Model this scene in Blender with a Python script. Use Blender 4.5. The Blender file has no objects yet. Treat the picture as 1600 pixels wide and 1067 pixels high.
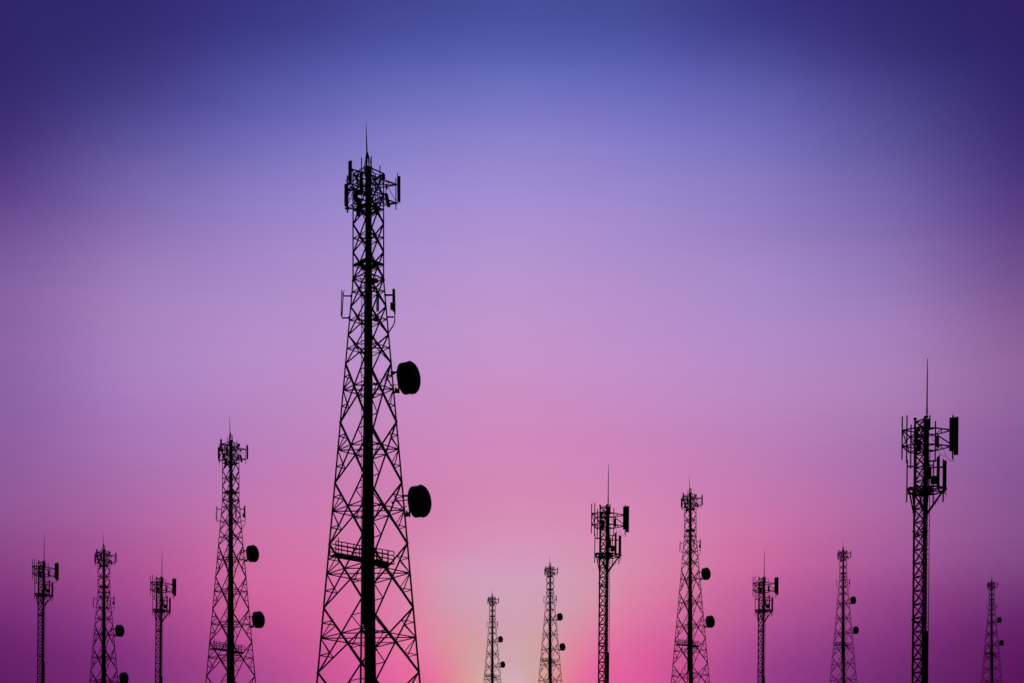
import bpy, math, random
from mathutils import Vector, Matrix
R = math.radians
random.seed(7)
C = bpy.context.scene.collection
S = bpy.context.scene

# ------------------------------------------------------------------ camera
cam_d = bpy.data.cameras.new('camera')
cam = bpy.data.objects.new('camera', cam_d); C.objects.link(cam)
cam.location = (0, 0, 0); cam.rotation_euler = (R(90), 0, 0)
F = 2437.0                                   # focal length in photo pixels
cam_d.sensor_width = 36.0; cam_d.lens = 36.0 * F / 1600.0
HZ = 1495.0                                  # level view, rising front: the eye-level line lies below the frame
cam_d.shift_y = (HZ - 533.5) / 1600.0
cam_d.clip_start = 0.1; cam_d.clip_end = 30000
S.camera = cam
S.view_settings.view_transform = 'Standard'; S.view_settings.look = 'None'
S.view_settings.exposure = 0; S.view_settings.gamma = 1; S.view_settings.use_curve_mapping = False

# ------------------------------------------------------------------ dusk sky (function of direction only)
# rows: tangent of elevation; columns: azimuth in degrees (0 = towards the set sun)
#SKY0
GLOW_AZ = [-4.9, -4.2, -3.5, -2.8, -2.1, -1.4, -0.7, -0.0, 0.7, 1.4, 2.1, 2.8, 3.5, 4.2, 4.9]
GLOW_T = [0.28, 0.27, 0.26, 0.25, 0.24, 0.23, 0.22, 0.21, 0.2, 0.192, 0.184, 0.176, 0.168, 0.16]
GLOW = [
  [(211,125,175),(211,127,176),(212,130,176),(212,132,177),(213,135,178),(213,138,179),(214,141,180),(214,143,181),(214,142,181),(214,141,180),(214,139,180),(214,138,179),(214,136,179),(214,135,178),(213,133,178)],
  [(213,124,172),(214,127,173),(214,130,175),(214,134,176),(214,137,178),(214,141,179),(214,144,180),(214,148,182),(214,146,181),(215,144,180),(215,142,179),(215,140,179),(215,139,178),(216,137,177),(215,135,176)],
  [(215,122,169),(217,137,178),(216,142,179),(215,147,181),(214,150,183),(214,150,184),(214,150,185),(214,149,185),(213,149,184),(213,148,183),(212,147,182),(212,144,180),(213,141,178),(213,137,176),(217,134,172)],
  [(218,119,166),(218,131,171),(217,139,174),(214,148,180),(212,154,184),(211,155,186),(211,156,187),(211,155,188),(210,155,186),(210,155,184),(210,152,181),(211,149,178),(213,144,174),(214,139,171),(218,133,168)],
  [(220,116,163),(219,127,167),(218,137,169),(214,148,177),(210,155,183),(209,158,186),(209,160,188),(209,160,189),(209,159,186),(208,159,183),(209,155,179),(211,151,175),(213,146,171),(216,139,168),(219,130,165)],
  [(220,113,162),(221,126,167),(220,137,166),(214,147,172),(210,155,178),(208,158,183),(208,161,186),(208,161,185),(209,160,184),(209,158,181),(210,156,177),(212,152,171),(216,145,167),(219,134,166),(221,124,161)],
  [(221,110,160),(223,122,166),(223,134,165),(217,144,168),(212,152,172),(209,157,176),(207,160,179),(208,160,181),(209,159,178),(209,158,174),(212,152,171),(216,145,167),(220,135,165),(222,124,164),(222,117,158)],
  [(221,105,158),(227,118,165),(225,129,165),(221,140,165),(215,149,165),(210,155,167),(207,159,171),(207,160,176),(208,159,171),(209,157,166),(214,147,165),(219,135,164),(225,122,163),(224,112,162),(222,109,156)],
  [(221,100,156),(229,112,163),(227,123,163),(223,136,161),(217,149,159),(211,159,156),(208,162,167),(207,165,175),(208,163,165),(211,156,157),(219,140,160),(225,124,162),(230,111,163),(225,101,160),(223,100,154)],
  [(220,98,155),(231,106,162),(230,115,163),(227,128,160),(220,145,157),(211,161,159),(207,164,170),(207,166,178),(208,164,166),(211,158,153),(223,136,160),(228,116,161),(230,104,161),(226,97,159),(222,96,153)],
  [(219,95,154),(231,101,161),(232,108,162),(231,120,158),(224,141,155),(213,163,159),(208,167,172),(209,169,183),(208,165,167),(213,157,148),(227,131,158),(230,109,160),(229,99,159),(227,94,158),(220,94,152)],
  [(218,93,154),(229,97,159),(231,104,158),(233,112,157),(228,136,152),(217,166,151),(213,172,172),(213,175,192),(209,167,165),(217,153,143),(229,121,153),(230,104,157),(228,98,157),(226,93,157),(219,91,151)],
  [(218,93,154),(229,96,158),(231,104,158),(233,112,157),(229,136,152),(218,166,150),(213,172,172),(213,175,192),(209,167,165),(218,152,143),(229,121,153),(230,104,157),(228,98,157),(226,93,157),(219,90,151)],
  [(218,93,154),(229,96,158),(231,104,158),(233,112,157),(229,136,152),(218,166,150),(213,172,172),(213,175,192),(209,167,165),(218,152,143),(229,121,153),(230,104,157),(228,98,157),(226,93,157),(219,90,151)],
]
SKY_AZ = [-18.4, -16.1, -13.8, -11.5, -9.2, -6.9, -4.6, -2.3, 0.0, 2.3, 4.6, 6.9, 9.2, 11.5, 13.8, 16.1, 18.4]
SKY_T = [0.64, 0.61, 0.585, 0.56, 0.535, 0.51, 0.485, 0.46, 0.435, 0.41, 0.385, 0.36, 0.335, 0.31, 0.29, 0.27, 0.25, 0.235, 0.22, 0.205, 0.19, 0.175, 0.16, 0.0]
SKY = [
  [(48,37,106),(48,38,108),(47,40,110),(51,46,118),(54,52,126),(59,59,134),(64,66,142),(66,70,146),(68,74,150),(67,73,147),(66,72,144),(60,62,135),(54,51,126),(50,45,117),(46,40,108),(46,36,103),(46,33,98)],
  [(48,37,106),(48,38,108),(47,40,110),(51,46,118),(54,52,126),(59,59,134),(65,67,143),(67,72,148),(70,76,153),(68,74,149),(67,73,145),(60,62,135),(54,51,126),(50,45,117),(46,40,108),(46,36,103),(46,33,98)],
  [(48,37,106),(48,39,108),(48,42,112),(54,51,124),(61,61,137),(68,71,149),(76,82,162),(80,87,167),(83,91,171),(81,88,168),(78,83,164),(69,71,149),(61,59,135),(54,49,122),(47,41,110),(46,37,103),(46,33,98)],
  [(48,37,106),(50,42,111),(55,49,119),(66,63,137),(76,78,156),(85,90,169),(95,100,180),(100,106,185),(104,110,190),(100,106,186),(96,100,182),(90,92,172),(83,83,159),(70,67,140),(56,51,121),(49,40,108),(46,34,100)],
  [(50,38,108),(58,48,119),(69,63,135),(83,80,157),(97,97,177),(109,108,187),(121,118,195),(126,121,198),(130,125,201),(126,121,199),(120,117,197),(112,110,189),(103,101,179),(88,84,159),(73,67,139),(59,49,119),(48,35,104)],
  [(55,41,111),(71,59,131),(89,81,154),(105,97,172),(119,112,188),(131,122,197),(142,131,205),(147,134,206),(150,137,208),(146,132,204),(140,128,201),(132,122,196),(123,115,191),(108,99,173),(91,82,153),(70,59,130),(53,39,109)],
  [(71,50,122),(92,74,145),(112,97,167),(126,111,182),(138,124,196),(148,132,202),(158,139,208),(160,140,209),(163,142,210),(159,139,207),(154,137,204),(146,131,199),(138,124,194),(124,110,180),(109,95,165),(85,69,139),(63,45,116)],
  [(94,67,139),(113,88,158),(134,110,177),(145,122,189),(156,132,198),(162,138,203),(168,142,208),(171,145,209),(175,147,210),(170,144,208),(166,140,206),(158,134,200),(148,126,192),(137,116,183),(124,104,172),(101,79,149),(80,55,126)],
  [(113,82,151),(132,101,167),(151,120,184),(160,129,192),(168,136,200),(173,141,203),(178,144,206),(182,147,207),(185,149,208),(181,146,206),(176,142,204),(170,140,202),(163,137,200),(151,126,190),(138,114,178),(117,90,156),(97,67,135)],
  [(128,93,159),(145,110,173),(162,127,189),(169,134,196),(175,140,202),(180,143,203),(185,146,204),(189,148,205),(193,149,205),(189,146,205),(184,143,204),(177,141,203),(171,138,202),(162,131,194),(153,122,185),(133,100,162),(114,78,141)],
  [(135,98,163),(150,113,177),(167,130,192),(176,136,197),(184,142,202),(187,143,202),(191,145,203),(195,146,203),(199,148,202),(195,146,203),(192,144,203),(185,141,202),(179,138,201),(173,133,195),(166,127,188),(149,109,169),(132,90,149)],
  [(136,97,163),(153,112,177),(172,128,194),(178,133,196),(184,137,197),(190,139,197),(195,141,197),(200,141,196),(204,142,196),(201,141,197),(197,140,198),(191,139,196),(185,137,194),(179,133,189),(173,128,185),(159,114,170),(145,100,155)],
  [(137,94,161),(153,106,174),(168,119,187),(176,124,188),(185,129,189),(192,132,189),(200,134,188),(204,136,188),(207,137,188),(204,135,189),(201,133,190),(194,131,189),(187,129,187),(178,125,182),(170,121,177),(155,108,167),(142,96,156)],
  [(139,91,157),(153,102,167),(168,112,177),(179,117,180),(190,122,183),(198,125,182),(205,129,182),(208,133,182),(211,137,183),(209,134,183),(206,131,184),(199,127,182),(191,123,181),(178,116,176),(164,109,170),(148,97,160),(133,87,151)],
  [(143,88,153),(157,97,160),(171,106,168),(184,113,172),(196,120,176),(203,123,177),(209,126,177),(211,133,179),(214,139,180),(213,136,180),(212,133,180),(204,125,177),(194,118,174),(182,112,170),(169,105,165),(150,94,155),(132,83,146)],
  [(144,82,146),(157,89,152),(173,97,159),(188,107,165),(203,117,171),(208,121,172),(213,125,173),(214,136,177),(214,148,182),(215,142,179),(216,136,176),(210,125,172),(204,114,168),(188,107,164),(171,100,160),(152,91,151),(134,81,143)],
  [(138,72,137),(154,78,144),(172,86,152),(191,98,159),(209,111,166),(214,115,166),(218,127,170),(212,153,184),(211,155,188),(210,151,180),(215,136,170),(211,119,164),(203,104,160),(184,96,156),(166,89,153),(147,82,144),(131,76,137)],
  [(133,62,130),(150,69,137),(169,77,145),(190,91,154),(210,105,162),(215,110,162),(220,120,167),(210,154,179),(209,160,187),(210,154,176),(220,131,166),(208,112,159),(195,95,155),(176,86,149),(157,77,145),(139,70,135),(122,65,126)],
  [(122,51,121),(139,59,130),(157,70,140),(182,83,148),(206,96,155),(214,103,158),(224,116,167),(213,151,171),(208,160,181),(213,150,170),(223,117,163),(203,103,155),(182,87,151),(163,76,143),(144,65,135),(126,55,123),(110,48,114)],
  [(110,40,113),(127,50,123),(145,60,134),(171,74,143),(197,88,152),(209,95,155),(229,109,164),(218,147,162),(207,162,176),(218,139,163),(223,101,159),(197,92,151),(169,77,147),(151,66,136),(133,55,126),(115,43,114),(98,32,102)],
  [(103,33,106),(117,41,116),(133,51,127),(159,66,138),(185,80,149),(203,89,152),(231,100,162),(224,138,156),(207,167,179),(226,129,160),(224,92,157),(192,83,148),(158,67,142),(140,57,131),(122,47,119),(106,35,106),(91,25,95)],
  [(97,27,100),(110,36,110),(125,46,122),(148,60,133),(171,73,145),(196,84,149),(227,92,159),(230,129,153),(213,175,192),(231,110,156),(225,90,157),(186,76,145),(149,60,137),(131,51,125),(113,42,112),(100,31,101),(88,20,90)],
  [(94,24,96),(108,34,108),(122,44,120),(146,59,133),(169,73,144),(195,84,149),(227,92,159),(230,129,153),(213,175,192),(231,110,156),(225,90,157),(186,76,144),(148,59,136),(129,49,124),(110,40,110),(98,29,99),(86,18,88)],
  [(47,10,48),(54,13,54),(61,18,60),(73,23,66),(85,29,72),(98,33,75),(114,37,79),(115,51,77),(106,70,96),(115,44,78),(113,36,79),(93,30,72),(74,24,68),(64,20,62),(55,16,55),(49,11,49),(43,7,44)],
]
#SKY1
def lin(c):
    c = max(0.0, c) / 255.0
    return c / 12.92 if c <= 0.04045 else ((c + 0.055) / 1.055) ** 2.4
world = bpy.data.worlds.new('World'); S.world = world; world.use_nodes = True
nt = world.node_tree; nt.nodes.clear()
N = nt.nodes.new; L = nt.links.new
def val(s, v):
    if isinstance(v, (int, float)): s.default_value = v
    else: L(v, s)
def M(op, a, b=0.0, clamp=False):
    n = N('ShaderNodeMath'); n.operation = op; n.use_clamp = clamp
    val(n.inputs[0], a); val(n.inputs[1], b); return n.outputs[0]
tc = N('ShaderNodeTexCoord'); sep = N('ShaderNodeSeparateXYZ'); L(tc.outputs['Generated'], sep.inputs[0])
dx, dy, dz = sep.outputs
az = M('MULTIPLY', M('ARCTAN2', dx, dy), 180 / math.pi)
hyp = M('SQRT', M('ADD', M('MULTIPLY', dx, dx), M('MULTIPLY', dy, dy)))
tel = M('DIVIDE', dz, M('MAXIMUM', hyp, 1e-4))
# very faint horizontal veils of thin cloud bend the bands a little
mp = N('ShaderNodeMapping'); mp.inputs['Scale'].default_value = (3.0, 3.0, 20.0); mp.inputs['Rotation'].default_value = (0, R(-3), 0); L(tc.outputs['Generated'], mp.inputs[0])
nz = N('ShaderNodeTexNoise'); nz.inputs['Scale'].default_value = 1.6; nz.inputs['Detail'].default_value = 3; L(mp.outputs[0], nz.inputs[0])
wob = M('MULTIPLY', M('SUBTRACT', nz.outputs['Fac'], 0.5), 0.014)
tel2 = M('ADD', tel, wob)
def sky_grid(azs, ts, table):
    """colour of the sky by azimuth and elevation, smooth between stations"""
    t0, t1 = ts[-1], ts[0]; step = azs[1] - azs[0]; total = None
    fac = M('DIVIDE', M('SUBTRACT', tel2, t0), t1 - t0, True)
    azc = M('MAXIMUM', M('MINIMUM', az, azs[-1]), azs[0])
    for i in range(len(azs)):
        ramp = N('ShaderNodeValToRGB'); cr = ramp.color_ramp; cr.interpolation = 'B_SPLINE'
        L(fac, ramp.inputs[0])
        for k, t in enumerate(reversed(ts)):
            col = table[len(ts) - 1 - k][i]
            if k == 0: e = cr.elements[0]; e.position = 0
            elif k == len(ts) - 1: e = cr.elements[len(cr.elements) - 1]; e.position = 1
            else: e = cr.elements.new((t - t0) / (t1 - t0))
            e.color = (lin(col[0]), lin(col[1]), lin(col[2]), 1)
        u = M('ABSOLUTE', M('DIVIDE', M('SUBTRACT', azc, azs[i]), step))
        p1 = M('MAXIMUM', M('SUBTRACT', 1.5, u), 0); p2 = M('MAXIMUM', M('SUBTRACT', 0.5, u), 0)
        q = M('MULTIPLY', p2, p2)
        w = M('SUBTRACT', M('MULTIPLY', M('MULTIPLY', p1, p1), 0.5), M('MULTIPLY', q, 1.5 if 0 < i < len(azs) - 1 else 1.0))
        sc = N('ShaderNodeVectorMath'); sc.operation = 'SCALE'; L(ramp.outputs[0], sc.inputs[0]); L(w, sc.inputs['Scale'])
        if total is None: total = sc.outputs[0]
        else:
            ad = N('ShaderNodeVectorMath'); ad.operation = 'ADD'; L(total, ad.inputs[0]); L(sc.outputs[0], ad.inputs[1]); total = ad.outputs[0]
    return total
def smooth(v, a, b, c, d):
    n = N('ShaderNodeMapRange'); n.interpolation_type = 'SMOOTHSTEP'; L(v, n.inputs[0])
    for k, x in enumerate((a, b, c, d)): n.inputs[k + 1].default_value = x
    return n.outputs[0]
wide = sky_grid(SKY_AZ, SKY_T, SKY)
glow = sky_grid(GLOW_AZ, GLOW_T, GLOW)          # the narrow pillar of afterglow above the hidden sun
near = M('MULTIPLY', smooth(M('ABSOLUTE', az), 3.3, 4.5, 1, 0), smooth(tel, 0.245, 0.262, 1, 0))
gm = N('ShaderNodeMix'); gm.data_type = 'RGBA'; L(near, gm.inputs[0]); L(wide, gm.inputs[6]); L(glow, gm.inputs[7])
veil = N('ShaderNodeVectorMath'); veil.operation = 'SCALE'; L(gm.outputs[2], veil.inputs[0])
mp2 = N('ShaderNodeMapping'); mp2.inputs['Scale'].default_value = (4.0, 4.0, 60.0); mp2.inputs['Rotation'].default_value = (0, R(4), 0); L(tc.outputs['Generated'], mp2.inputs[0])
nz2 = N('ShaderNodeTexNoise'); nz2.inputs['Scale'].default_value = 1.3; nz2.inputs['Detail'].default_value = 4; L(mp2.outputs[0], nz2.inputs[0])
L(M('ADD', M('MULTIPLY', nz2.outputs['Fac'], 0.05), 0.975), veil.inputs['Scale'])
total = veil.outputs[0]
# the sky away from the afterglow is already night: sideways, behind and overhead
aaz = M('ABSOLUTE', az)
side = N('ShaderNodeMapRange'); side.interpolation_type = 'SMOOTHSTEP'; L(aaz, side.inputs[0])
side.inputs[1].default_value = 20; side.inputs[2].default_value = 60; side.inputs[3].default_value = 1; side.inputs[4].default_value = 0
top = N('ShaderNodeMapRange'); top.interpolation_type = 'SMOOTHSTEP'; L(tel, top.inputs[0])
top.inputs[1].default_value = 0.64; top.inputs[2].default_value = 1.6; top.inputs[3].default_value = 1; top.inputs[4].default_value = 0
lit = M('MULTIPLY', side.outputs[0], top.outputs[0])
mix = N('ShaderNodeMix'); mix.data_type = 'RGBA'; L(lit, mix.inputs[0])
mix.inputs[6].default_value = (0.0035, 0.003, 0.009, 1); L(total, mix.inputs[7])
bg = N('ShaderNodeBackground'); bg.inputs[1].default_value = 1.0; L(mix.outputs[2], bg.inputs[0])
wo = N('ShaderNodeOutputWorld'); L(bg.outputs[0], wo.inputs[0])

# last light of the sun, behind the crest of the hill the towers stand on
sun_d = bpy.data.lights.new('sun', 'SUN'); sun_d.energy = 0.25; sun_d.angle = R(0.5); sun_d.color = (1.0, 0.62, 0.55)
sun = bpy.data.objects.new('sun', sun_d); C.objects.link(sun)
SUN_EL = R(6.0)
sun.rotation_euler = Vector((0, math.cos(SUN_EL), math.sin(SUN_EL))).to_track_quat('Z', 'Y').to_euler()

# ------------------------------------------------------------------ materials
def steel(name, base, rough, metal=0.0, bump=0.15, scale=14):
    m = bpy.data.materials.new(name); m.use_nodes = True
    t = m.node_tree; b = t.nodes['Principled BSDF']
    tcn = t.nodes.new('ShaderNodeTexCoord'); n = t.nodes.new('ShaderNodeTexNoise'); n.inputs['Scale'].default_value = scale; n.inputs['Detail'].default_value = 5
    t.links.new(tcn.outputs['Object'], n.inputs[0])
    r = t.nodes.new('ShaderNodeValToRGB'); t.links.new(n.outputs['Fac'], r.inputs[0])
    r.color_ramp.elements[0].position = .35; r.color_ramp.elements[0].color = tuple(c * .7 for c in base) + (1,)
    r.color_ramp.elements[1].position = .65; r.color_ramp.elements[1].color = tuple(min(1, c * 1.2) for c in base) + (1,)
    t.links.new(r.outputs[0], b.inputs['Base Color'])
    b.inputs['Roughness'].default_value = rough; b.inputs['Metallic'].default_value = metal
    b.inputs['Specular IOR Level'].default_value = 0.25
    bp = t.nodes.new('ShaderNodeBump'); bp.inputs['Strength'].default_value = bump
    t.links.new(n.outputs['Fac'], bp.inputs['Height']); t.links.new(bp.outputs[0], b.inputs['Normal'])
    return m
MS = steel('weathered_steel', (0.075, 0.075, 0.08), 0.75)
MP = steel('antenna_plastic', (0.10, 0.10, 0.105), 0.7, bump=.05)
MC = steel('cable_rubber', (0.03, 0.03, 0.03), 0.8)
MG = steel('concrete', (0.28, 0.27, 0.25), 0.9, scale=5)

# ------------------------------------------------------------------ mesh builder
class MB:
    K = 1.0                                   # bar gauge
    def __init__(s): s.v = []; s.f = []
    def tube(s, a, b, r, r2=None, n=6):
        a = Vector(a); b = Vector(b); d = b - a
        if d.length < 1e-6: return s
        r2 = r if r2 is None else r2
        r, r2 = r * MB.K, r2 * MB.K
        z = d.normalized(); x = z.orthogonal().normalized(); y = z.cross(x)
        k = len(s.v)
        for p, q in ((a, r), (b, r2)):
            for i in range(n):
                t = 2 * math.pi * i / n + .3
                s.v.append(p + x * math.cos(t) * q + y * math.sin(t) * q)
        for i in range(n): s.f.append((k + i, k + (i + 1) % n, k + n + (i + 1) % n, k + n + i))
        s.f.append(tuple(k + n - 1 - i for i in range(n))); s.f.append(tuple(k + n + i for i in range(n)))
        return s
    def path(s, pts, r, n=5):
        for a, b in zip(pts, pts[1:]): s.tube(a, b, r, n=n)
        return s
    def angle(s, a, b, w, t=None):
        """rolled L-section bar"""
        a = Vector(a); b = Vector(b); z = (b - a).normalized(); x = z.orthogonal().normalized(); y = z.cross(x)
        w *= MB.K; t = w * .3; k = len(s.v); h = w * .5
        prof = [(-h, -h), (h, -h), (h, -h + t), (-h + t, -h + t), (-h + t, h), (-h, h)]
        for p in (a, b):
            for u, v in prof: s.v.append(p + x * u + y * v)
        for i in range(6): s.f.append((k + i, k + (i + 1) % 6, k + 6 + (i + 1) % 6, k + 6 + i))
        s.f.append((k + 5, k + 4, k + 3, k + 2)); s.f.append((k + 5, k + 2, k + 1, k)); 
        s.f.append((k + 6, k + 7, k + 8, k + 11)); s.f.append((k + 8, k + 9, k + 10, k + 11))
        return s
    def box(s, c, size, ax=None, ch=0.0):
        """box with chamfered vertical edges; ax = (x dir, y dir, z dir)"""
        c = Vector(c); X, Y, Z = [Vector(a) for a in (ax or ((1, 0, 0), (0, 1, 0), (0, 0, 1)))]
        hx, hy, hz = size[0] / 2, size[1] / 2, size[2] / 2
        if ch: pr = [(-hx + ch, -hy), (hx - ch, -hy), (hx, -hy + ch), (hx, hy - ch), (hx - ch, hy), (-hx + ch, hy), (-hx, hy - ch), (-hx, -hy + ch)]
        else: pr = [(-hx, -hy), (hx, -hy), (hx, hy), (-hx, hy)]
        n = len(pr); k = len(s.v)
        for w in (-hz, hz):
            for u, v in pr: s.v.append(c + X * u + Y * v + Z * w)
        for i in range(n): s.f.append((k + i, k + (i + 1) % n, k + n + (i + 1) % n, k + n + i))
        s.f.append(tuple(k + n - 1 - i for i in range(n))); s.f.append(tuple(k + n + i for i in range(n)))
        return s
    def lathe(s, c, axis, prof, n=40):
        c = Vector(c); z = Vector(axis).normalized(); x = z.orthogonal().normalized(); y = z.cross(x); k = len(s.v)
        for a, r in prof:
            for i in range(n):
                t = 2 * math.pi * i / n
                s.v.append(c + z * a + (x * math.cos(t) + y * math.sin(t)) * max(r, 1e-4))
        for j in range(len(prof) - 1):
            for i in range(n):
                s.f.append((k + j * n + i, k + j * n + (i + 1) % n, k + (j + 1) * n + (i + 1) % n, k + (j + 1) * n + i))
        s.f.append(tuple(k + n - 1 - i for i in range(n))); e = k + (len(prof) - 1) * n
        s.f.append(tuple(e + i for i in range(n)))
        return s
    def plate(s, outer, inner, z0, th):
        """ring-shaped plate between two loops of equal length"""
        n = len(outer); k = len(s.v)
        for zz in (z0, z0 + th):
            for lp in (outer, inner):
                for p in lp: s.v.append(Vector((p[0], p[1], zz)))
        o0, i0, o1, i1 = k, k + n, k + 2 * n, k + 3 * n
        for i in range(n):
            j = (i + 1) % n
            s.f += [(o0 + j, o0 + i, i0 + i, i0 + j), (o1 + i, o1 + j, i1 + j, i1 + i), (o0 + i, o0 + j, o1 + j, o1 + i), (i0 + j, i0 + i, i1 + i, i1 + j)]
        return s
    def build(s, name, mat, parent=None, smooth=False):
        me = bpy.data.meshes.new(name); me.from_pydata([tuple(v) for v in s.v], [], s.f); me.materials.append(mat)
        me.validate()
        if smooth:
            for p in me.polygons: p.use_smooth = len(p.vertices) == 4
        o = bpy.data.objects.new(name, me); C.objects.link(o)
        if parent is not None: o.parent = parent
        return o
def empty(name): o = bpy.data.objects.new(name, None); o.empty_display_size = 2; C.objects.link(o); return o
def lerp(a, b, t): return a + (b - a) * t
def copy_tree(o, parent=None):
    c = o.copy(); C.objects.link(c)
    if parent is not None: c.parent = parent; c.matrix_parent_inverse = o.matrix_parent_inverse.copy()
    for ch in [q for q in bpy.data.objects if q.parent == o]: copy_tree(ch, c)
    return c

# ================================================================== lattice tower
UA = 0.046; HA = 1150.0; YA = 191.0
def P(x, y, d=0.0): return Vector((x * UA, -d * UA, (HA - (y - YA)) * UA))       # height given as it reads at the tower axis
def Q(x, y, d=0.0): return P(x, y + d * (HZ - y) / F, d)                          # height given as it reads at depth d
def RA(y): return 24.0 if y <= 438 else 24.0 + (y - 438) * 0.0906
CS = [(.99, .14), (-.14, .99), (-.99, -.14), (.14, -.99)]                          # right, near, left, far
def leg_pt(k, y): r = RA(y); return P(CS[k][0] * r, y, CS[k][1] * r)
BASE_Y = YA + HA
ENDS = [306, 350, 394, 435.5, 479, 523, 567.5, 659, 753.5, 849, 948.5, 1049.5, 1152, 1258]

def make_lattice_tower():
    root = empty('lattice_tower'); MB.K = 1.12
    for k in range(4):
        b = MB()
        ys = [272, 438, 700, 900, 1100, BASE_Y]; rr = [.9, 1.02, 1.15, 1.32, 1.45, 1.6]
        for i in range(5): b.tube(leg_pt(k, ys[i]), leg_pt(k, ys[i + 1]), rr[i] * UA, rr[i + 1] * UA, n=8)
        for y in (438, 659, 849, 1049.5, 1258): b.tube(leg_pt(k, y - 1.2), leg_pt(k, y + 1.2), 1.85 * UA, n=10)     # flanges
        b.build('leg', MS, root)
        p = leg_pt(k, BASE_Y); f = MB(); f.box(p + Vector((0, 0, -1.6)), (1.6, 1.6, 3.3), ch=.06); f.tube(p + Vector((0, 0, .02)), p + Vector((0, 0, .14)), .24, n=12)
        f.build('footing', MG, root)
    levels = []
    MB.K = 1.8
    for k in range(4):
        A, Bk = k, (k + 1) % 4
        b = MB()
        for i in range(len(ENDS) - 1):
            y0, y1 = ENDS[i], ENDS[i + 1]
            big = y0 > 560
            w = (1.28 if big else 1.12) * UA * (1.0 if k in (0, 1) else .72)
            a0, a1, b0, b1 = leg_pt(A, y0), leg_pt(A, y1), leg_pt(Bk, y0), leg_pt(Bk, y1)
            w0, w1 = (a0 - b0).length, (a1 - b1).length; t = w0 / (w0 + w1)
            X = a0.lerp(b1, t)
            ym = lerp(y0, y1, t)
            if k == 0: levels.append(ym)
            b.angle(a0, b1, w * 1.15); b.angle(a1 + (b1 - a1) * .001, b0, w * 1.15)
            la, lb = leg_pt(A, ym), leg_pt(Bk, ym)
            hr = (.52 if big else .42) * UA; b.tube(la, X, hr, n=5); b.tube(X, lb, hr, n=5)
            nrm = (b0 - a0).cross(a1 - a0).normalized(); hx = (b0 - a0).normalized(); gz = nrm.cross(hx)
            g = (2.4 if big else 1.7) * UA
            b.box(X, (g, g, .25 * UA), (hx, gz, nrm), ch=g * .25)
            for q in (a1, b1): b.box(q + (X - q).normalized() * g * .6, (g, g * .9, .25 * UA), (hx, gz, nrm), ch=g * .2)
            if big:
                for (c0, lc, ll, kk) in ((a0, la, None, A), (a1, la, None, A), (b0, lb, None, Bk), (b1, lb, None, Bk)):
                    m = c0.lerp(X, .5)
                    yk = YA + HA - m.z / UA
                    b.tube(m, leg_pt(kk, yk), .46 * UA, n=4)
                    b.tube(m, lc, .5 * UA, n=4)
                    m2 = c0.lerp(X, .5); yq = YA + HA - lerp(m.z, lc.z, -.32) / UA
        # closing frame on top and the two half bays at the ends
        b.angle(leg_pt(A, 272), leg_pt(Bk, 306), .9 * UA); b.angle(leg_pt(A, 306), leg_pt(Bk, 272), .9 * UA)
        for y in (272, 306, 435.5): b.tube(leg_pt(A, y), leg_pt(Bk, y), .6 * UA, n=5)
        mid = (leg_pt(A, 1258) + leg_pt(Bk, 1258)) / 2
        b.angle(mid, leg_pt(A, BASE_Y - 6), 1.5 * UA); b.angle(mid, leg_pt(Bk, BASE_Y - 6), 1.5 * UA)
        b.tube(leg_pt(A, 1258), leg_pt(Bk, 1258), .6 * UA, n=5)
        b.build('face_bracing', MS, root)
    # plan bracing at each level
    for ym in levels + [435.5]:
        b = MB(); pts = [leg_pt(k, ym) for k in range(4)]; mids = [(pts[k] + pts[(k + 1) % 4]) / 2 for k in range(4)]
        r = (.5 if ym > 560 else .36) * UA
        for k in range(4): b.tube(mids[k], mids[(k + 1) % 4], r, n=4)
        b.tube(pts[0], pts[2], r, n=4)
        if ym > 560:
            b.tube(pts[1], pts[1].lerp(pts[3], .3), r, n=4)
        b.build('horizontal_frame', MS, root)
    MB.K = 1.0
    # rest platforms (open in the middle for the ladder)
    def loop(y, kx, n=24, rr=None):
        out = []
        for i in range(n):
            t = i / n * 4; k = int(t); f = t - k
            a, c = leg_pt(k, y), leg_pt((k + 1) % 4, y); p = a.lerp(c, f) * kx
            if rr: q = Vector((p.x, p.y)); q = q.normalized() * rr * UA; out.append((q.x, q.y))
            else: out.append((p.x, p.y))
        return out
    for y, rr, ko in ((413, 7, .97), (328, 9.5, .9)):
        b = MB(); b.plate(loop(y, ko), loop(y, .5, rr=rr), P(0, y).z, .9 * UA); b.build('rest_platform', MS, root)
    for y, x, d in ((437, 11, -4), (498, 12, -2), (306, -13, 8), (1012, 10, -8)):
        b = MB(); b.box(P(x, y, d), (9 * UA, 16 * UA, .8 * UA), ch=4 * UA); b.build('rest_platform', MS, root)
    # feeder cables in the middle
    def run(name, x0, x1, x2, x3, ya, yb, d0, d1, n):
        b = MB(); seg = 10
        for i in range(n):
            f = i / (n - 1); pts = []
            for j in range(seg + 1):
                t = j / seg; y = lerp(ya, yb, t)
                pts.append(P(lerp(lerp(x0, x1, f), lerp(x2, x3, f), t) + random.uniform(-.12, .12), y, lerp(d0, d1, t) + (i % 2) * .8))
            r = .62 * max(abs(x1 - x0), abs(x3 - x2)) / (n - 1) * UA
            b.path(pts, r, n=6)
        for j in range(int((yb - ya) / 14)):
            y = ya + 7 + j * 14; t = (y - ya) / (yb - ya)
            b.box(P((lerp(x0, x2, t) + lerp(x1, x3, t)) / 2, y, lerp(d0, d1, t) - 1.2), ((lerp(x1, x3, t) - lerp(x0, x2, t) + 1.2) * UA, .5 * UA, .8 * UA))
        return b.build(name, MC, root)
    run('cable_run', -3.6, 3.8, -4.8, 8.8, 261, 1140, 1, 0, 8)
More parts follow.
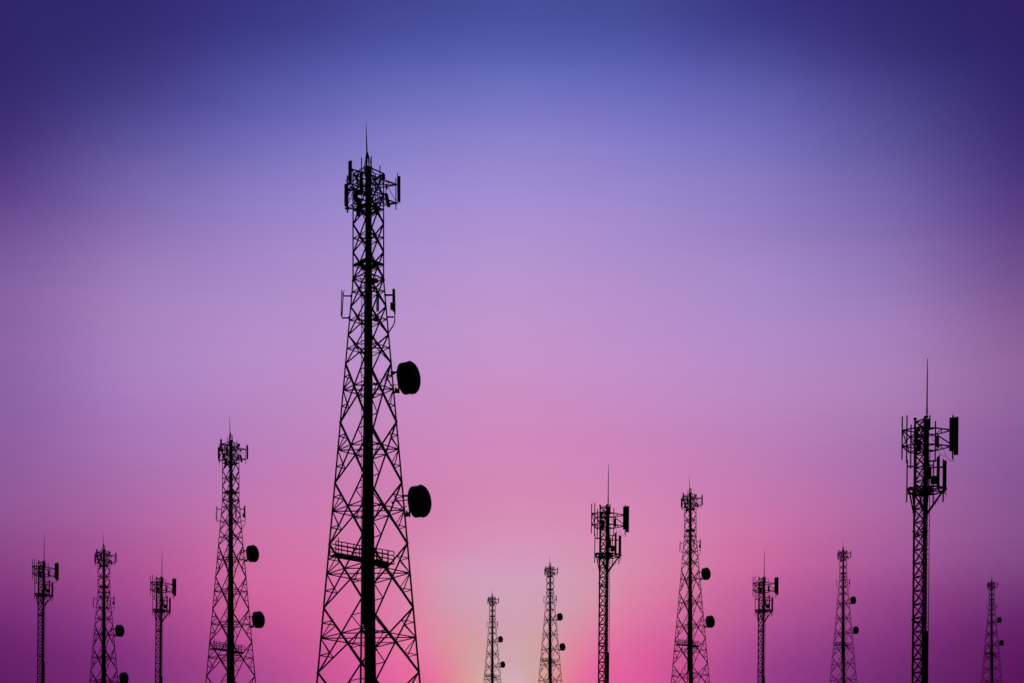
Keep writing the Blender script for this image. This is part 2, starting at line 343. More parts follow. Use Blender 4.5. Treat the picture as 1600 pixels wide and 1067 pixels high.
    run('cable_run', -3.8, -1.6, -10.6, -2.5, 440, 990, 23, 70, 5)
    MB.K = 1.3
    # climbing ladder
    b = MB()
    for x in (-10.8, -6.2): b.tube(P(x, 436, -3), P(x - .6, BASE_Y - 8, -3), .33 * UA, n=5)
    for j in range(175): y = 440 + j * 5; b.tube(P(-10.8, y, -3), P(-6.2, y, -3), .2 * UA, n=4)
    b.build('ladder', MS, root)
    # spire and lightning rod
    b = MB(); ap = P(-2.2, 235)
    for x, d in ((-7, 6), (3.5, 8), (9.5, -7), (-5, -9)):
        b.tube(P(x, 272, d), ap, .55 * UA, n=5)
    b.tube(P(-2.6, 268, 4), ap, .9 * UA, .7 * UA, n=6); b.tube(P(2.5, 268, 4), P(-2.2, 238), .55 * UA, n=5)
    for j in range(8): y = 240 + j * 4; t = (y - 235) / 37; b.tube(P(-2.3, y, 2), P(-2 + 5.5 * t, y + 1, 4 * t), .4 * UA, n=4)
    b.tube(P(4.5, 246, 3), P(4.5, 276, 3), .8 * UA, n=6)
    b.build('spire', MS, root)
    b = MB(); b.tube(P(-2.2, 236), P(-2.9, 219), .85 * UA, .65 * UA, n=6); b.tube(P(-2.9, 219), P(-3.6, 191), .65 * UA, .22 * UA, n=6); b.build('lightning_rod', MS, root)
    # antenna head frame
    NL, FL, RR = (-28, 36), (-36, -35), (46, -8)
    cor = [NL, RR, FL]
    b = MB()
    for yl in (283, 312):
        MB.K = 1.3
        for i in range(3):
            a, c = cor[i], cor[(i + 1) % 3]
            k = .55
            # bowed side: corner - mid - corner
            o_ = 1.0 if i == 2 else 1.12; mx, my = (a[0] + c[0]) / 2 * o_, (a[1] + c[1]) / 2 * o_
            b.tube(P(a[0], yl, a[1]), P(mx, yl, my), .72 * UA, n=5); b.tube(P(mx, yl, my), P(c[0], yl, c[1]), .62 * UA, n=5)
            ia, ic = (a[0] * k, a[1] * k), (c[0] * k, c[1] * k)
            b.tube(P(*[ia[0], yl, ia[1]]), P(ic[0], yl, ic[1]), .5 * UA, n=5)
            b.tube(P(mx, yl, my), P(mx * .45, yl, my * .45), .45 * UA, n=4)
            for c2 in cor[i:i + 1]:
                nx, ny = -c2[1], c2[0]; ln = math.hypot(nx, ny); nx, ny = nx / ln * 4.5, ny / ln * 4.5
                for s in (-1, 1): b.tube(P(c2[0] * .96, yl, c2[1] * .96), P(c2[0] * .25 + nx * 2.2 * s, yl, c2[1] * .25 + ny * 2.2 * s), .55 * UA, n=5)
                for q in (.85, .68, .5): b.tube(P(c2[0] * q + nx * (1 - q) * 3, yl, c2[1] * q + ny * (1 - q) * 3), P(c2[0] * q - nx * (1 - q) * 3, yl, c2[1] * q - ny * (1 - q) * 3), .6 * UA, n=4)
    for i in range(3):
        a, c = cor[i], cor[(i + 1) % 3]
        for q, w in ((a, .9), (c, .9)):
            b.tube(P(q[0] * .6, 283, q[1] * .6), P(q[0] * .97, 312, q[1] * .97), .45 * UA, n=4)
        mx, my = (a[0] + c[0]) / 2, (a[1] + c[1]) / 2
        b.tube(P(mx * 1.12, 283, my * 1.12), P(mx * .45, 312, my * .45), .5 * UA, n=4)
        b.tube(P(mx * .45, 283, my * .45), P(mx * 1.12, 312, my * 1.12), .5 * UA, n=4)
        b.tube(P(a[0] * .3, 283, a[1] * .3), P(a[0] * .85, 330, a[1] * .85) if False else P(a[0] * .3, 312, a[1] * .3), .5 * UA, n=4)
        b.tube(P(a[0] * .6, 283, a[1] * .6), P(a[0] * .6, 312, a[1] * .6), .55 * UA, n=5)
    for yl in (278, 297, 320):
        hexa = [(21 * math.cos(R(a)), 21 * math.sin(R(a))) for a in range(20, 380, 60)]
        for i in range(6):
            a, c = hexa[i], hexa[(i + 1) % 6]
            b.tube(P(a[0], yl, a[1]), P(c[0], yl, c[1]), .4 * UA, n=4); b.tube(P(a[0], yl, a[1]), P(a[0] * .3, yl + 6, a[1] * .3), .35 * UA, n=4)
    b.build('antenna_frame', MS, root)
    MB.K = 1.15
    def panel(x, d, y0, y1, w, th, ang, pipe=None, tilt=0.0, lean=0.0):
        """panel antenna, screen heights y0..y1 at depth d; ang = facing direction; pipe = (dx, y0, y1)"""
        c = (Q(x, y0, d) + Q(x, y1, d)) / 2; h = (Q(x, y0, d) - Q(x, y1, d)).length
        fx = Vector((math.cos(ang), -math.sin(ang), 0)); sx = Vector((-fx.y, fx.x, 0)); up = Vector((lean, 0, 1)).normalized()
        up = (up + fx * tilt).normalized(); fy = up.cross(sx).normalized()
        b = MB(); b.box(c, (w * UA, th * UA, h), (sx, -fy, up), ch=min(w, th) * .28 * UA)
        b.box(c - up * (h / 2 + .35 * UA), (w * .7 * UA, th * .7 * UA, .7 * UA), (sx, -fy, up), ch=.2 * UA)
        for q in (-.28, .28): b.tube(c - up * (h / 2) + sx * w * q * UA, c - up * (h / 2 + 1.6 * UA) + sx * w * q * UA, .3 * UA, n=5)
        o = b.build('panel_antenna', MP, root)
        if pipe:
            b = MB(); a, e = Q(x + pipe[0], pipe[1], d), Q(x + pipe[0], pipe[2], d); b.tube(a, e, .62 * UA, n=6)
            for q in (.22, .8):
                pz = a.lerp(e, q); pc = c.copy(); pc.z = pz.z
                b.box(pz.lerp(pc, .5), (abs(pipe[0]) * UA * 1.1, 1.2 * UA, 1.1 * UA), ((1, 0, 0), (0, 1, 0), (0, 0, 1)))
            b.build('mounting_pipe', MS, o)
        return o
    panel(-28.2, 36, 253.6, 289, 5.0, 3.6, R(128), (2.6, 251.5, 296))
    panel(-35.9, -35, 290, 323, 4.0, 3.2, R(225), (3.9, 287, 333))
    panel(48.3, -6, 274, 313, 4.4, 3.6, R(-8), (-2.6, 268.5, 317))
    panel(29.5, 6, 301, 322, 6.0, 3.4, R(60), None, tilt=-.12, lean=-.13)
    panel(-15, 14, 312, 338, 6.4, 3.2, R(120), None, lean=.06)
    panel(-19.5, 20, 300, 314, 7.0, 3.0, R(140), None)
    panel(-11.5, 20, 271, 300, 3.8, 2.8, R(120), (2.2, 268, 304))
    panel(23.5, -14, 272, 279, 6.0, 3.0, R(-60), None)
    panel(28.5, -10, 287, 294, 3.0, 2.4, R(-60), None)
    for x, d, ya, yb in ((-10.5, 22, 248, 300), (17.9, 16, 258.5, 308), (42.9, 4, 277, 326), (-33, -10, 276, 334), (-23.5, 4, 275, 338), (11, -20, 272, 330)):
        b = MB(); b.tube(Q(x, ya, d), Q(x, yb, d), .78 * UA, n=6); b.tube(Q(x, ya, d), Q(x, ya - 1.5, d), .5 * UA, .15 * UA, n=6); b.build('whip_antenna', MS, root)
    # folded dipole on the left flank, panel and tail cable on the right
    b = MB()
    b.tube(P(-38.6, 457.5), P(-40.8, 495), .75 * UA, n=6); b.tube(P(-41.2, 456), P(-42.3, 494), .75 * UA, n=6)
    b.tube(P(-38.2, 457), P(-37.4, 454.5), .4 * UA, n=5); b.tube(P(-41.4, 457), P(-42, 454.5), .4 * UA, n=5)
    b.tube(P(-42.3, 494), P(-39.5, 499.5), .8 * UA, n=6); b.tube(P(-41.3, 460), P(-38.7, 461), .5 * UA, n=5)
    o = b.build('dipole_antenna', MP, root)
    b = MB(); b.tube(P(-38.5, 463.7), P(-26.5, 463.7), .85 * UA, n=6); b.box(P(-26.5, 463.4), (3 * UA, 3 * UA, 3.2 * UA), ch=.5 * UA); b.build('mounting_arm', MS, o)
    b = MB(); b.tube(P(-40, 498.3), P(-29, 497.6), .9 * UA, n=6); b.box(P(-30, 497.6), (3 * UA, 3 * UA, 3.2 * UA), ch=.5 * UA); b.build('mounting_arm', MS, o)
    o = panel(39.6, 0, 450.5, 484, 4.4, 4.4, 0)
    b = MB(); b.tube(P(26.5, 460), P(39, 459.6), 1.2 * UA, n=6); b.tube(P(28.5, 494.2), P(40, 493.8), 1.0 * UA, n=6)
    b.box(P(26.6, 460), (3 * UA, 3 * UA, 3 * UA), ch=.5 * UA); b.tube(P(40.6, 450.5), P(41.4, 489), 1.2 * UA, n=6); b.build('mounting_arm', MS, o)
    b = MB(); b.box(P(36.3, 477.5, 1), (4.2 * UA, 4 * UA, 10.5 * UA), ch=.8 * UA); b.build('equipment_box', MP, root)
    b = MB(); b.path([P(*q) for q in ((41, 484, 0), (41.4, 493, 0), (41, 502, 0), (39, 507, 0), (36, 511.5, 0), (32.5, 517, 0), (31.6, 519, 1))], .8 * UA, n=6); b.build('feeder_cable', MC, root)
    panel(15.2, 4, 463, 485, 3.4, 2.4, R(30), (-2.4, 459, 487))
    # two drum microwave dishes
    for (x, y, leg_y, arms) in ((62.3, 589.7, 590, ((24, 590.5, 41, 583.5, -12), (33, 600, 47, 600, -6))), (79.2, 782.6, 783, ((42, 780, 60, 781, -12), (50, 792, 60, 790.5, -6)))):
        rl = RA(leg_y) * .99; dl = RA(leg_y) * .14; D = dl - 2
        axis = Vector((math.sin(R(62)), -math.cos(R(62)), .0)).normalized()
        b = MB()
        prof = [(-12.5, 9), (-11.5, 17), (-9.4, 22.4), (-8.6, 23.8), (4.4, 23.8), (4.5, 24.4), (6.8, 24.4), (6.9, 23.8), (10, 22.2), (12.6, 18.5), (14.4, 12.5), (15.2, 5), (15.3, .5)]
        b.lathe(P(x, y, D), axis, [(a * UA, r * UA) for a, r in prof], n=48)
        for i in range(12): 
            t = 2 * math.pi * i / 12; ox = axis.orthogonal().normalized(); oy = axis.cross(ox)
            q = P(x, y, D) + (ox * math.cos(t) + oy * math.sin(t)) * 24.4 * UA
            b.box(q + axis * 4.2 * UA, (1.2 * UA, 1.2 * UA, 2.6 * UA), (ox, oy, axis))
        o = b.build('microwave_dish', MP, root, smooth=True)
        b = MB(); c = P(x, y, D) - axis * 10 * UA
        lp = lambda yy, dx=0: P(RA(yy) * .99 + dx, yy, RA(yy) * .14)
        b.tube(lp(y - 7.5, -2), P(x - 15, y - 8.5, D), 1.35 * UA, n=8)
        b.box(lp(y - 6.5), (3.6 * UA, 3.6 * UA, 5 * UA), ch=.6 * UA)
        b.tube(lp(y + 24), P(x - 14, y + 22.5, D), 1.2 * UA, n=8)
        b.box(lp(y + 24), (3.4 * UA, 3.4 * UA, 3.4 * UA), ch=.6 * UA)
        b.box(P(x - 17.5, y + 20.5, D), (7.5 * UA, 5 * UA, 5.5 * UA), ch=.9 * UA); b.box(P(x - 19.5, y + 17.5, D), (2 * UA, 2 * UA, 6 * UA), ch=.4 * UA)
        b.tube(P(x - 17, y - 12, D), P(x - 14.5, y + 24, D), 1.0 * UA, n=8)
        b.tube(c, P(x - 16, y, D), 3.2 * UA, n=10)
        for (ax_, ay, bx, by, dd) in arms: b.tube(P(ax_, ay, D + dd), P(bx, by, D), .55 * UA, n=5)
        b.tube(P(x - 39, y - (2 if y < 700 else 2.5), D - 10), P(x - 17, y - (9 if y < 700 else 2), D), .6 * UA, n=5)
        b.box(P(x - 41.5, y + (3 if y < 700 else 0), D - 10), (2.6 * UA, 2.6 * UA, 3 * UA), ch=.5 * UA)
        b.tube(P(x - 46, y - (0 if y < 700 else 2.5), D - 11), P(x - 39, y - 1, D - 10), .4 * UA, n=5)
        b.build('mounting_arm', MS, o)
    MB.K = 1.1
    # walkway with railings across the inside
    e0, e1 = Q(-54.5, 868, 27), Q(35.5, 880.5, -28)
    zc = (e0.z + e1.z) / 2; e0.z = e1.z = zc; d = (e1 - e0).normalized(); nrm = Vector((-d.y, d.x, 0)); up = Vector((0, 0, 1))
    ln = (e1 - e0).length; wd = 8.5 * UA
    b = MB(); c = (e0 + e1) / 2
    b.box(c, (ln, wd * 2, .5 * UA), (d, nrm, up))
    for s in (-1, 1): b.box(c + nrm * (wd + .5 * UA) * s - up * .6 * UA, (ln + .4 * UA, 1.0 * UA, 2.2 * UA), (d, nrm, up))
    for j in range(9): b.box(e0.lerp(e1, (j + .5) / 9) - up * 1.3 * UA, (.8 * UA, wd * 1.98, 1.7 * UA), (d, nrm, up))
    b.box(e0.lerp(e1, .83) - up * 2.6 * UA, (24 * UA, wd * 1.2, 3.4 * UA), (d, nrm, up), ch=1.2 * UA)
    o = b.build('walkway', MS, root)
    for s in (-1, 1):
        b = MB(); s0 = e0 + nrm * (wd + .5 * UA) * s; s1 = e1 + nrm * (wd + .5 * UA) * s
        for h in (6.5, 12.5, 19): b.tube(s0 + up * h * UA, s1 + up * h * UA, .72 * UA, n=5)
        for j in range(11):
            p = s0.lerp(s1, j / 10); b.tube(p, p + up * 19 * UA, .72 * UA, n=5)
        b.build('railing', MS, o)
    for q in (e0 + nrm * (-wd) + d * 5 * UA, e1 + nrm * wd - d * .5 * UA):
        b = MB(); b.tube(q, q + up * 23 * UA, .6 * UA, n=6); b.tube(q + up * 23 * UA, q + up * 25 * UA, 1.0 * UA, .7 * UA, n=8); b.build('warning_light', MS, o)
    return root

# ================================================================== slim antenna mast
UB = 0.042; HB = 620.0; YB = 561.0
def PB(x, y, d=0.0): return Vector((x * UB, -d * UB, (HB - (y - YB)) * UB))
def QB(x, y, d=0.0): return PB(x, y + d * (HZ - y) / F, d)
AX0 = 2.6
TB = [(AX0 + 11.2 * math.cos(R(a)), 11.2 * math.sin(R(a))) for a in (189.5, 69.5, 309.5)]   # left, near right, far right
TB = [(x - 3.4, d) for x, d in TB]
def make_mast():
    root = empty('antenna_mast'); MB.K = 1.1
    yt, yb = 654.0, YB + HB
    for k, (x, d) in enumerate(TB):
        b = MB(); b.tube(PB(x, yt - (1 if k == 0 else 0), d), PB(x, yb, d), (1.6, 1.75, 1.2)[k] * UB, n=8)
        for y in (688, 829, 967, 1105): b.tube(PB(x, y - 1, d), PB(x, y + 1, d), 2.6 * UB, n=10)
        if k == 0: b.tube(PB(x, yt - 2, d), PB(x, yt - .6, d), 2.6 * UB, n=10)
        b.build('leg', MS, root)
    MB.K = 1.35
    lv = [658, 672.5, 688]
    y = 688 + 0.0
    while y + 21.4 * 1 < yb: y += 21.3; lv.append(y)
    for k in range(3):
        (x0, d0), (x1, d1) = TB[k], TB[(k + 1) % 3]
        b = MB(); thin = (.8, .38, .4)[k] * UB
        for i in range(len(lv) - 1):
            b.tube(PB(x0, lv[i], d0), PB(x1, lv[i + 1], d1), thin, n=5); b.tube(PB(x1, lv[i], d1), PB(x0, lv[i + 1], d0), thin, n=5)
        for q in lv: b.tube(PB(x0, q, d0), PB(x1, q, d1), (.85, .55, .6)[k] * UB, n=5)
        for q in (831.5, 969.5, 690.5): b.tube(PB(x0, q + 1.8, d0), PB(x1, q + 1.8, d1), .7 * UB, n=5)
        b.build('face_bracing', MS, root)
    b = MB(); b.box(PB(AX0 - 3.4, yb + 5), (2.6, 2.6, 2.2), ch=.08); b.build('footing', MG, root)
    # cable ladder at the far right leg, cable bundle up the near right leg in the head
    b = MB()
    for x in (8.2, 11.2): b.tube(PB(x, 700, -7), PB(x, yb - 2, -7), .45 * UB, n=5)
    for j in range(62): q = 705 + j * 7.6; b.tube(PB(8.2, q, -7), PB(11.2, q, -7), .35 * UB, n=4)
    b.build('ladder', MS, root)
    MB.K = 1.0
    b = MB()
    for i in range(6): b.path([PB(3.2 + i * 1.15, 656, 3), PB(3.2 + i * 1.15, 700, 3), PB(2.2 + i * 1.5, 735, 3), PB(1.2 + i * 1.7, 770, 4), PB(4 + i * .7, 800, 4), PB(6 + i * .45, 812, 3)], .8 * UB, n=6)
    b.build('cable_run', MC, root)
    b = MB()
    for i in range(4): b.tube(PB(6.2 + i * 1.3, 985, -3), PB(6.2 + i * 1.3, yb - 4, -3), .8 * UB, n=6)
    b.build('cable_run', MC, root)
    b = MB(); b.tube(PB(0, 655, 0), PB(0, yb - 2, 0), .4 * UB, n=5); b.build('grounding_cable', MC, root)
    # lightning rod
    b = MB(); b.tube(PB(6, 656, 6), PB(6, 640, 6), 1.25 * UB, n=8); b.tube(PB(6.4, 648, 6), PB(6.4, 637, 6), 1.2 * UB, .8 * UB, n=8)
    b.tube(PB(6, 640, 6), PB(6, 590, 6), 1.1 * UB, .85 * UB, n=6); b.tube(PB(6, 590, 6), PB(6, 563, 6), .85 * UB, .4 * UB, n=6)
    b.tube(PB(6, 655, 6), PB(6, 653.5, 6), 2.5 * UB, n=10); b.build('lightning_rod', MS, root)
    # upper head frame, two rings
    MB.K = 1.25
    ring = [(-31, 16), (-8, 25), (19, 16), (42, 2), (42, -2), (19, -16), (-8, -25), (-20, -17)]
    b = MB()
    for yl in (675.5, 700.5):
        for i in range(len(ring)):
            a, c = ring[i], ring[(i + 1) % len(ring)]
            b.tube(PB(a[0], yl, a[1]), PB(c[0], yl, c[1]), .85 * UB, n=6)
        for a in ((-31, 16), (-20, -17)): b.tube(PB(a[0], yl, a[1]), PB(-10, yl, a[1] * .2), .8 * UB, n=5)
        b.tube(PB(19, yl, 16), PB(19, yl, -16), .6 * UB, n=5); b.tube(PB(28, yl, 10.5), PB(28, yl, -10.5), .6 * UB, n=5); b.tube(PB(37, yl, 5), PB(37, yl, -5), .9 * UB, n=5)
        b.tube(PB(28, yl, 10.5), PB(19, yl, -16), .6 * UB, n=5)
        for a in ((-8, 25), (-8, -25), (19, 16), (19, -16)): b.tube(PB(a[0], yl, a[1]), PB(1, yl, a[1] * .25), .7 * UB, n=5)
    b.tube(PB(-31, 675.5, 16), PB(-20, 700.5, -17), .75 * UB, n=5); b.tube(PB(-20, 675.5, -17), PB(-31, 700.5, 16), .75 * UB, n=5)
    b.tube(PB(-20, 675.5, -17), PB(-8, 700.5, -25), .75 * UB, n=5); b.tube(PB(-31, 675.5, 16), PB(-8, 700.5, 25), .7 * UB, n=5)
    b.tube(PB(22, 677, -14), PB(42, 696, -2), .85 * UB, n=5)
    b.tube(PB(-8, 675.5, 25), PB(8, 700.5, 20), .7 * UB, n=5); b.tube(PB(8, 675.5, 20), PB(-8, 700.5, 25), .7 * UB, n=5)
    b.build('antenna_frame', MS, root)
    def panel(name, x, d, y0, y1, w, th, rot=0, pipe=None):
        c = (QB(x, y0, d) + QB(x, y1, d)) / 2; h = (QB(x, y0, d) - QB(x, y1, d)).length
        X = Vector((math.cos(rot), math.sin(rot), 0)); Y = Vector((-math.sin(rot), math.cos(rot), 0)); up = Vector((0, 0, 1))
        b = MB(); b.box(c, (w * UB, th * UB, h), (X, Y, up), ch=min(w, th) * .25 * UB)
        b.box(c - up * (h / 2 + .4 * UB), (w * .7 * UB, th * .7 * UB, .8 * UB), (X, Y, up))
        for q in (-.25, .25): b.tube(c - up * h / 2 + X * w * q * UB, c - up * (h / 2 + 1.8 * UB) + X * w * q * UB, .4 * UB, n=5)
        o = b.build(name, MP, root)
        if pipe:
            b = MB(); a, e = QB(x + pipe[0], pipe[1], d + pipe[3]), QB(x + pipe[0], pipe[2], d + pipe[3]); b.tube(a, e, 1.05 * UB, n=6)
            for q in (.18, .8):
                pz = a.lerp(e, q); pc = c.copy(); pc.z = pz.z; b.box(pz.lerp(pc, .5), ((pz - pc).length + .6 * UB, 1.4 * UB, 1.6 * UB), ((pz - pc).normalized(), Vector((0, 0, 1)).cross((pz - pc).normalized()), (0, 0, 1)))
            b.build('mounting_pipe', MS, o)
        return o
    panel('panel_antenna', 43.6, 4, 656.5, 707, 7.4, 4, R(12), (1.6, 652.5, 721, -3))
    panel('panel_antenna', 50.2, -3, 656, 713.5, 6.8, 4, R(-14))
    for x, d, ya, yb_ in ((-31, 16, 649, 715.5), (-24.2, -6, 648, 722), (-18, -18, 663, 731), (10.6, 14, 650, 672), (19, 6, 660, 723), (-10.8, 20, 700, 722)):
        b = MB(); b.tube(QB(x, ya, d), QB(x, yb_, d), .95 * UB, n=6); b.tube(QB(x, ya, d), QB(x, ya - 1.2, d), .6 * UB, .3 * UB, n=6); b.build('whip_antenna', MS, root)
    panel('radio_unit', 22.4, 8, 683, 699.5, 4.6, 3.6); panel('radio_unit', -6, 20, 687.5, 703.5, 7.6, 4); panel('radio_unit', -9, 12, 673, 681, 5, 3)
    b = MB(); n = 14; b.path([PB(17 + 3.3 * math.cos(2 * math.pi * i / n), 689 + 3.6 * math.sin(2 * math.pi * i / n), 8) for i in range(n + 1)], .35 * UB, n=4); b.build('feeder_cable', MC, root)
    for pts in (((30, 700), (31.5, 704), (33, 709), (36, 716), (39, 721), (43, 723.5), (47, 723.5)), ((23, 703), (26, 711), (30, 714.5), (35, 715.5)), ((49, 722), (47, 724), (44, 723.5))):
        b = MB(); b.path([PB(x, y, 0) for x, y in pts], .28 * UB, n=4); b.build('feeder_cable', MC, root)
    # lower antennas
    b = MB(); b.tube(QB(-22.8, 716.7, 8), QB(-23.4, 783, 8), .9 * UB, n=6); o = b.build('whip_antenna', MS, root)
    b = MB(); b.tube(PB(-23, 729, 6), PB(-8, 729, 2), .95 * UB, n=6); b.build('mounting_arm', MS, o)
    b = MB(); b.tube(PB(-23.3, 771.5, 6), PB(-8, 772, 2), .95 * UB, n=6); b.build('mounting_arm', MS, o)
    panel('panel_antenna', -10.8, 10, 714, 766, 4.4, 3.4, 0, (0, 712, 770, -4))
    panel('panel_antenna', 23.2, 10, 715.5, 765, 3.4, 3, R(-30), (1.8, 713, 768, -2))
    panel('panel_antenna', 34.2, -4, 722.5, 766, 4.4, 3.4, R(10), (-2.6, 720, 786, -2))
    b = MB(); b.tube(QB(16.6, 722, -8), QB(16.6, 787.5, -8), .9 * UB, n=6); b.build('whip_antenna', MS, root)
    b = MB(); b.tube(PB(4, 723.5, 6), PB(25, 723.5, 9), .9 * UB, n=6); b.build('mounting_arm', MS, root)
    b = MB(); b.tube(PB(6, 730.5, -2), PB(33, 731, -4), .95 * UB, n=6); b.build('mounting_arm', MS, root)
    b = MB(); b.tube(PB(4, 727.5, 2), PB(16, 729, 2), .8 * UB, n=6); b.build('mounting_arm', MS, root)
    b = MB(); b.box(PB(17.2, 750, -4), (9.5 * UB, 6 * UB, 11.5 * UB), ch=.8 * UB); b.build('equipment_box', MP, root)
    b = MB(); b.box(PB(11, 740, -2), (5.5 * UB, 5 * UB, 16 * UB), ch=.8 * UB); b.build('equipment_box', MP, root)
    # lower ring with its struts
    b = MB(); ring = [(-22, 14), (-6, 24), (18, 20), (36, 8), (34, -10), (18, -24), (-2, -22), (-20, -10)]
    for i in range(8): a, c = ring[i], ring[(i + 1) % 8]; b.tube(PB(a[0], 766.5, a[1]), PB(c[0], 766.5, c[1]), 1.1 * UB, n=6)
    for a in ring: b.tube(PB(a[0], 766.5, a[1]), PB(a[0] * .2, 766.5, a[1] * .3), .9 * UB, n=5)
    inner = [(q[0] * .55 + 1, q[1] * .55) for q in ring]
    for i in range(8): a, c = inner[i], inner[(i + 1) % 8]; b.tube(PB(a[0], 766.5, a[1]), PB(c[0], 766.5, c[1]), .8 * UB, n=5)
    b.box(PB(-18, 765, 10), (6 * UB, 5 * UB, 4.5 * UB), ch=.8 * UB)
    for (x, d, tx, td) in ((-20, 12, TB[0][0], TB[0][1]), (-15, -14, TB[0][0] + 2, TB[0][1])):
        b.tube(PB(x, 766, d), PB(tx, 805, td), 1.1 * UB, n=6)
    for (x, d) in ((-16, 14), (-8, 22)): b.tube(PB(x, 766, d), PB(TB[1][0], 803, TB[1][1]), 1.1 * UB, n=6)
    b.tube(PB(34, 767, 6), PB(TB[1][0] + 1, 812, TB[1][1]), 1.0 * UB, n=6); b.tube(PB(30, 767, -14), PB(TB[2][0], 801, TB[2][1]), 1.1 * UB, n=6)
    b.tube(PB(31, 770, 4), PB(36, 766, 4), 2.2 * UB, n=6)
    b.build('support_ring', MS, root)
    for x, y, d in ((33, 768, 0), (35, 770, 2), (36.5, 767, -3), (24, 772, -14), (12, 770, 12), (18, 773, -16)):
        b = MB(); x1 = x + random.uniform(-1.5, 2.5)
        b.path([PB(x, y, d), PB(x + .8, y + 4, d), PB(x1 + .5, y + 8, d), PB(x1, y + random.uniform(9, 15), d)], .22 * UB, n=4); b.build('feeder_cable', MC, root)
    # work platform grating inside the ring
    b = MB(); pr = [(x * .42 * UB + .1, -d * .42 * UB) for x, d in ring]; pi = [(x * .16 * UB + .1, -d * .16 * UB) for x, d in ring]
    b.plate(pr, pi, PB(0, 769).z, 1.1 * UB); b.build('rest_platform', MS, root)
    return root

# ------------------------------------------------------------------ where they stand
# photo column of the axis, photo row of the tip, size relative to the largest, label
TOWERS = [
 (575.5, 191.0, 1.0,   'tallest and nearest steel lattice tower, towering over all others left of the centre'),
 (360.6, 650.2, .535,  'second largest steel lattice tower, black against pink sky, just left of the tallest tower'),
 (162.3, 830.8, .384,  'leftmost lattice tower, between two slim masts, its lower dish at the picture bottom'),
 (769.3, 916.5, .205,  'small lattice tower in the pale glow, first one right of the tallest tower'),
 (859.6, 866.3, .2436, 'small lattice tower just left of the medium slim mast, in the pale orange glow'),
 (1078.5, 742.1, .3885,'largest lattice tower right of the middle, standing between two slim masts'),
 (1317.6, 841.3, .243, 'small lattice tower on the right, just left of the tallest slim mast'),
 (1549.5, 894.6, .186, 'tiny distant lattice tower at the far right against dark purple sky'),
]
MASTS = [
 (1442.0, 561.0, 1.0,  'tallest slim antenna mast, on the right, with a broad panel antenna high up'),
 (946.1, 725.6, .69,   'medium slim antenna mast right of the centre glow, left of the largest right-hand lattice tower'),
 (65.9, 833.0, .467,   'small slim antenna mast furthest left of all, at the left edge'),
 (250.0, 858.0, .465,  'small slim antenna mast on the left, between two lattice towers over magenta sky'),
 (1191.3, 858.4, .465, 'small slim antenna mast on the right, between two lattice towers over pink and purple sky'),
]
places = []
ta = make_lattice_tower(); tb = make_mast()
for i, (x, y, s, lab) in enumerate(TOWERS):
    o = ta if i == 0 else copy_tree(ta)
    D = F * UA / s; yb = y + s * HA
    places.append(((x - 800) / F * D, D, (HZ - yb) / F * D))
    o.location = places[-1]; o.rotation_euler = (0, 0, -math.atan2(x - 800, F))
    o['label'] = lab; o['category'] = 'tower'; o['group'] = 'steel lattice telecom towers'
for i, (x, y, s, lab) in enumerate(MASTS):
    o = tb if i == 0 else copy_tree(tb)
    D = F * UB / s; yb = y + s * HB
    xb = x - s * (yb - y) / s * 0 - s * 5.0
    places.append(((xb - 800) / F * D, D, (HZ - yb) / F * D))
    o.location = places[-1]; o.rotation_euler = (0, R(.53), -math.atan2(x - 800, F))
    o['label'] = lab; o['category'] = 'mast'; o['group'] = 'slim antenna masts'

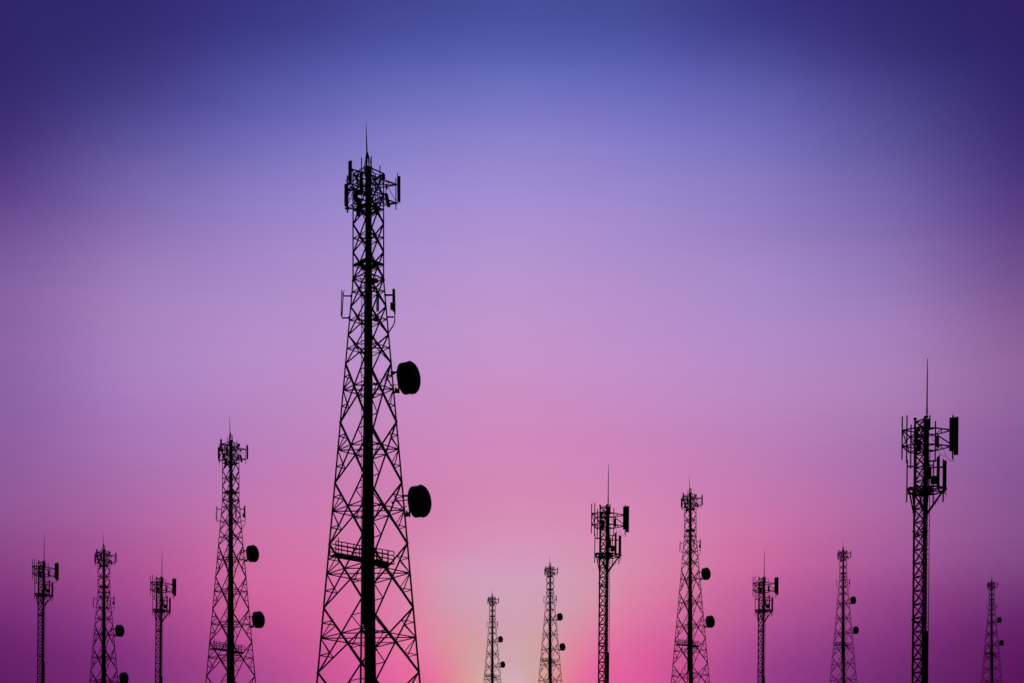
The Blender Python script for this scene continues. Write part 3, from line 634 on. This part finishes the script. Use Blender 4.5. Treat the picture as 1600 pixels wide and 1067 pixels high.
# ------------------------------------------------------------------ the hillside they stand on
anchors = [(p[0], p[1], p[2], 1.0) for p in places]
anchors += [(0, -5, -1.7, 1.2), (0, 40, -1.0, 1.0), (-25, 30, -1, .7), (25, 30, -1, .7), (0, -300, -10, 2.0), (-300, 0, -5, 2.0), (300, 0, -5, 2.0), (-200, 250, 15, .8), (250, 300, 25, .8)]
for k in range(-3, 4): anchors.append((k * 260, 850, 108, 1.0)); anchors.append((k * 800, 1800, 120, 3.0))
def ground_z(x, y):
    s = w = 0.0
    for ax, ay, az_, wt in anchors:
        d2 = (x - ax) ** 2 + (y - ay) ** 2
        if d2 < .01: return az_
        q = wt / d2 ** 1.5; s += q * az_; w += q
    return s / w
def axis_vals(lo, hi, c, n):
    out = []
    for i in range(n + 1):
        t = i / n * 2 - 1
        v = c + (abs(t) ** 2.6) * ((hi - c) if t > 0 else (c - lo)) * (1 if t > 0 else -1)
        out.append(v)
    return out
# fine grid where the towers stand, coarse out to the horizon
xs = sorted(set([-9000, -6000, -4000, -2500, -1500, -1000, -700] + [i * 8 - 480 for i in range(121)] + [700, 1000, 1500, 2500, 4000, 6000, 9000]))
ys_ = sorted(set([-6000, -3000, -1500, -700, -300, -120] + [i * 7 - 60 for i in range(120)] + [850, 950, 1100, 1400, 1800, 2500, 4000, 6500, 10000]))
v = []; f = []
for yy in ys_:
    for xx in xs:
        z = ground_z(xx, yy)
        r = min((math.hypot(xx - p[0], yy - p[1]) for p in places))
        k = min(1, max(0, (r - 8) / 20))
        z += k * (.5 * math.sin(xx * .07 + yy * .031) + .35 * math.sin(yy * .11 - xx * .05)) - .1
        v.append((xx, yy, z))
nx = len(xs)
for j in range(len(ys_) - 1):
    for i in range(nx - 1): a = j * nx + i; f.append((a, a + 1, a + nx + 1, a + nx))
me = bpy.data.meshes.new('ground'); me.from_pydata(v, [], f)
for p in me.polygons: p.use_smooth = True
mt = steel('hillside_grass', (0.05, 0.06, 0.03), 0.95, scale=.4, bump=.6); me.materials.append(mt)
g = bpy.data.objects.new('ground', me); C.objects.link(g); g['kind'] = 'structure'
g['label'] = 'dark grassy hillside rising away under the towers'
print('MAX ground tan', max((z / y, x, y) for x, y, z in v if y > 20 and abs(x) / y < .36), 'limit', (HZ - 1067) / F)
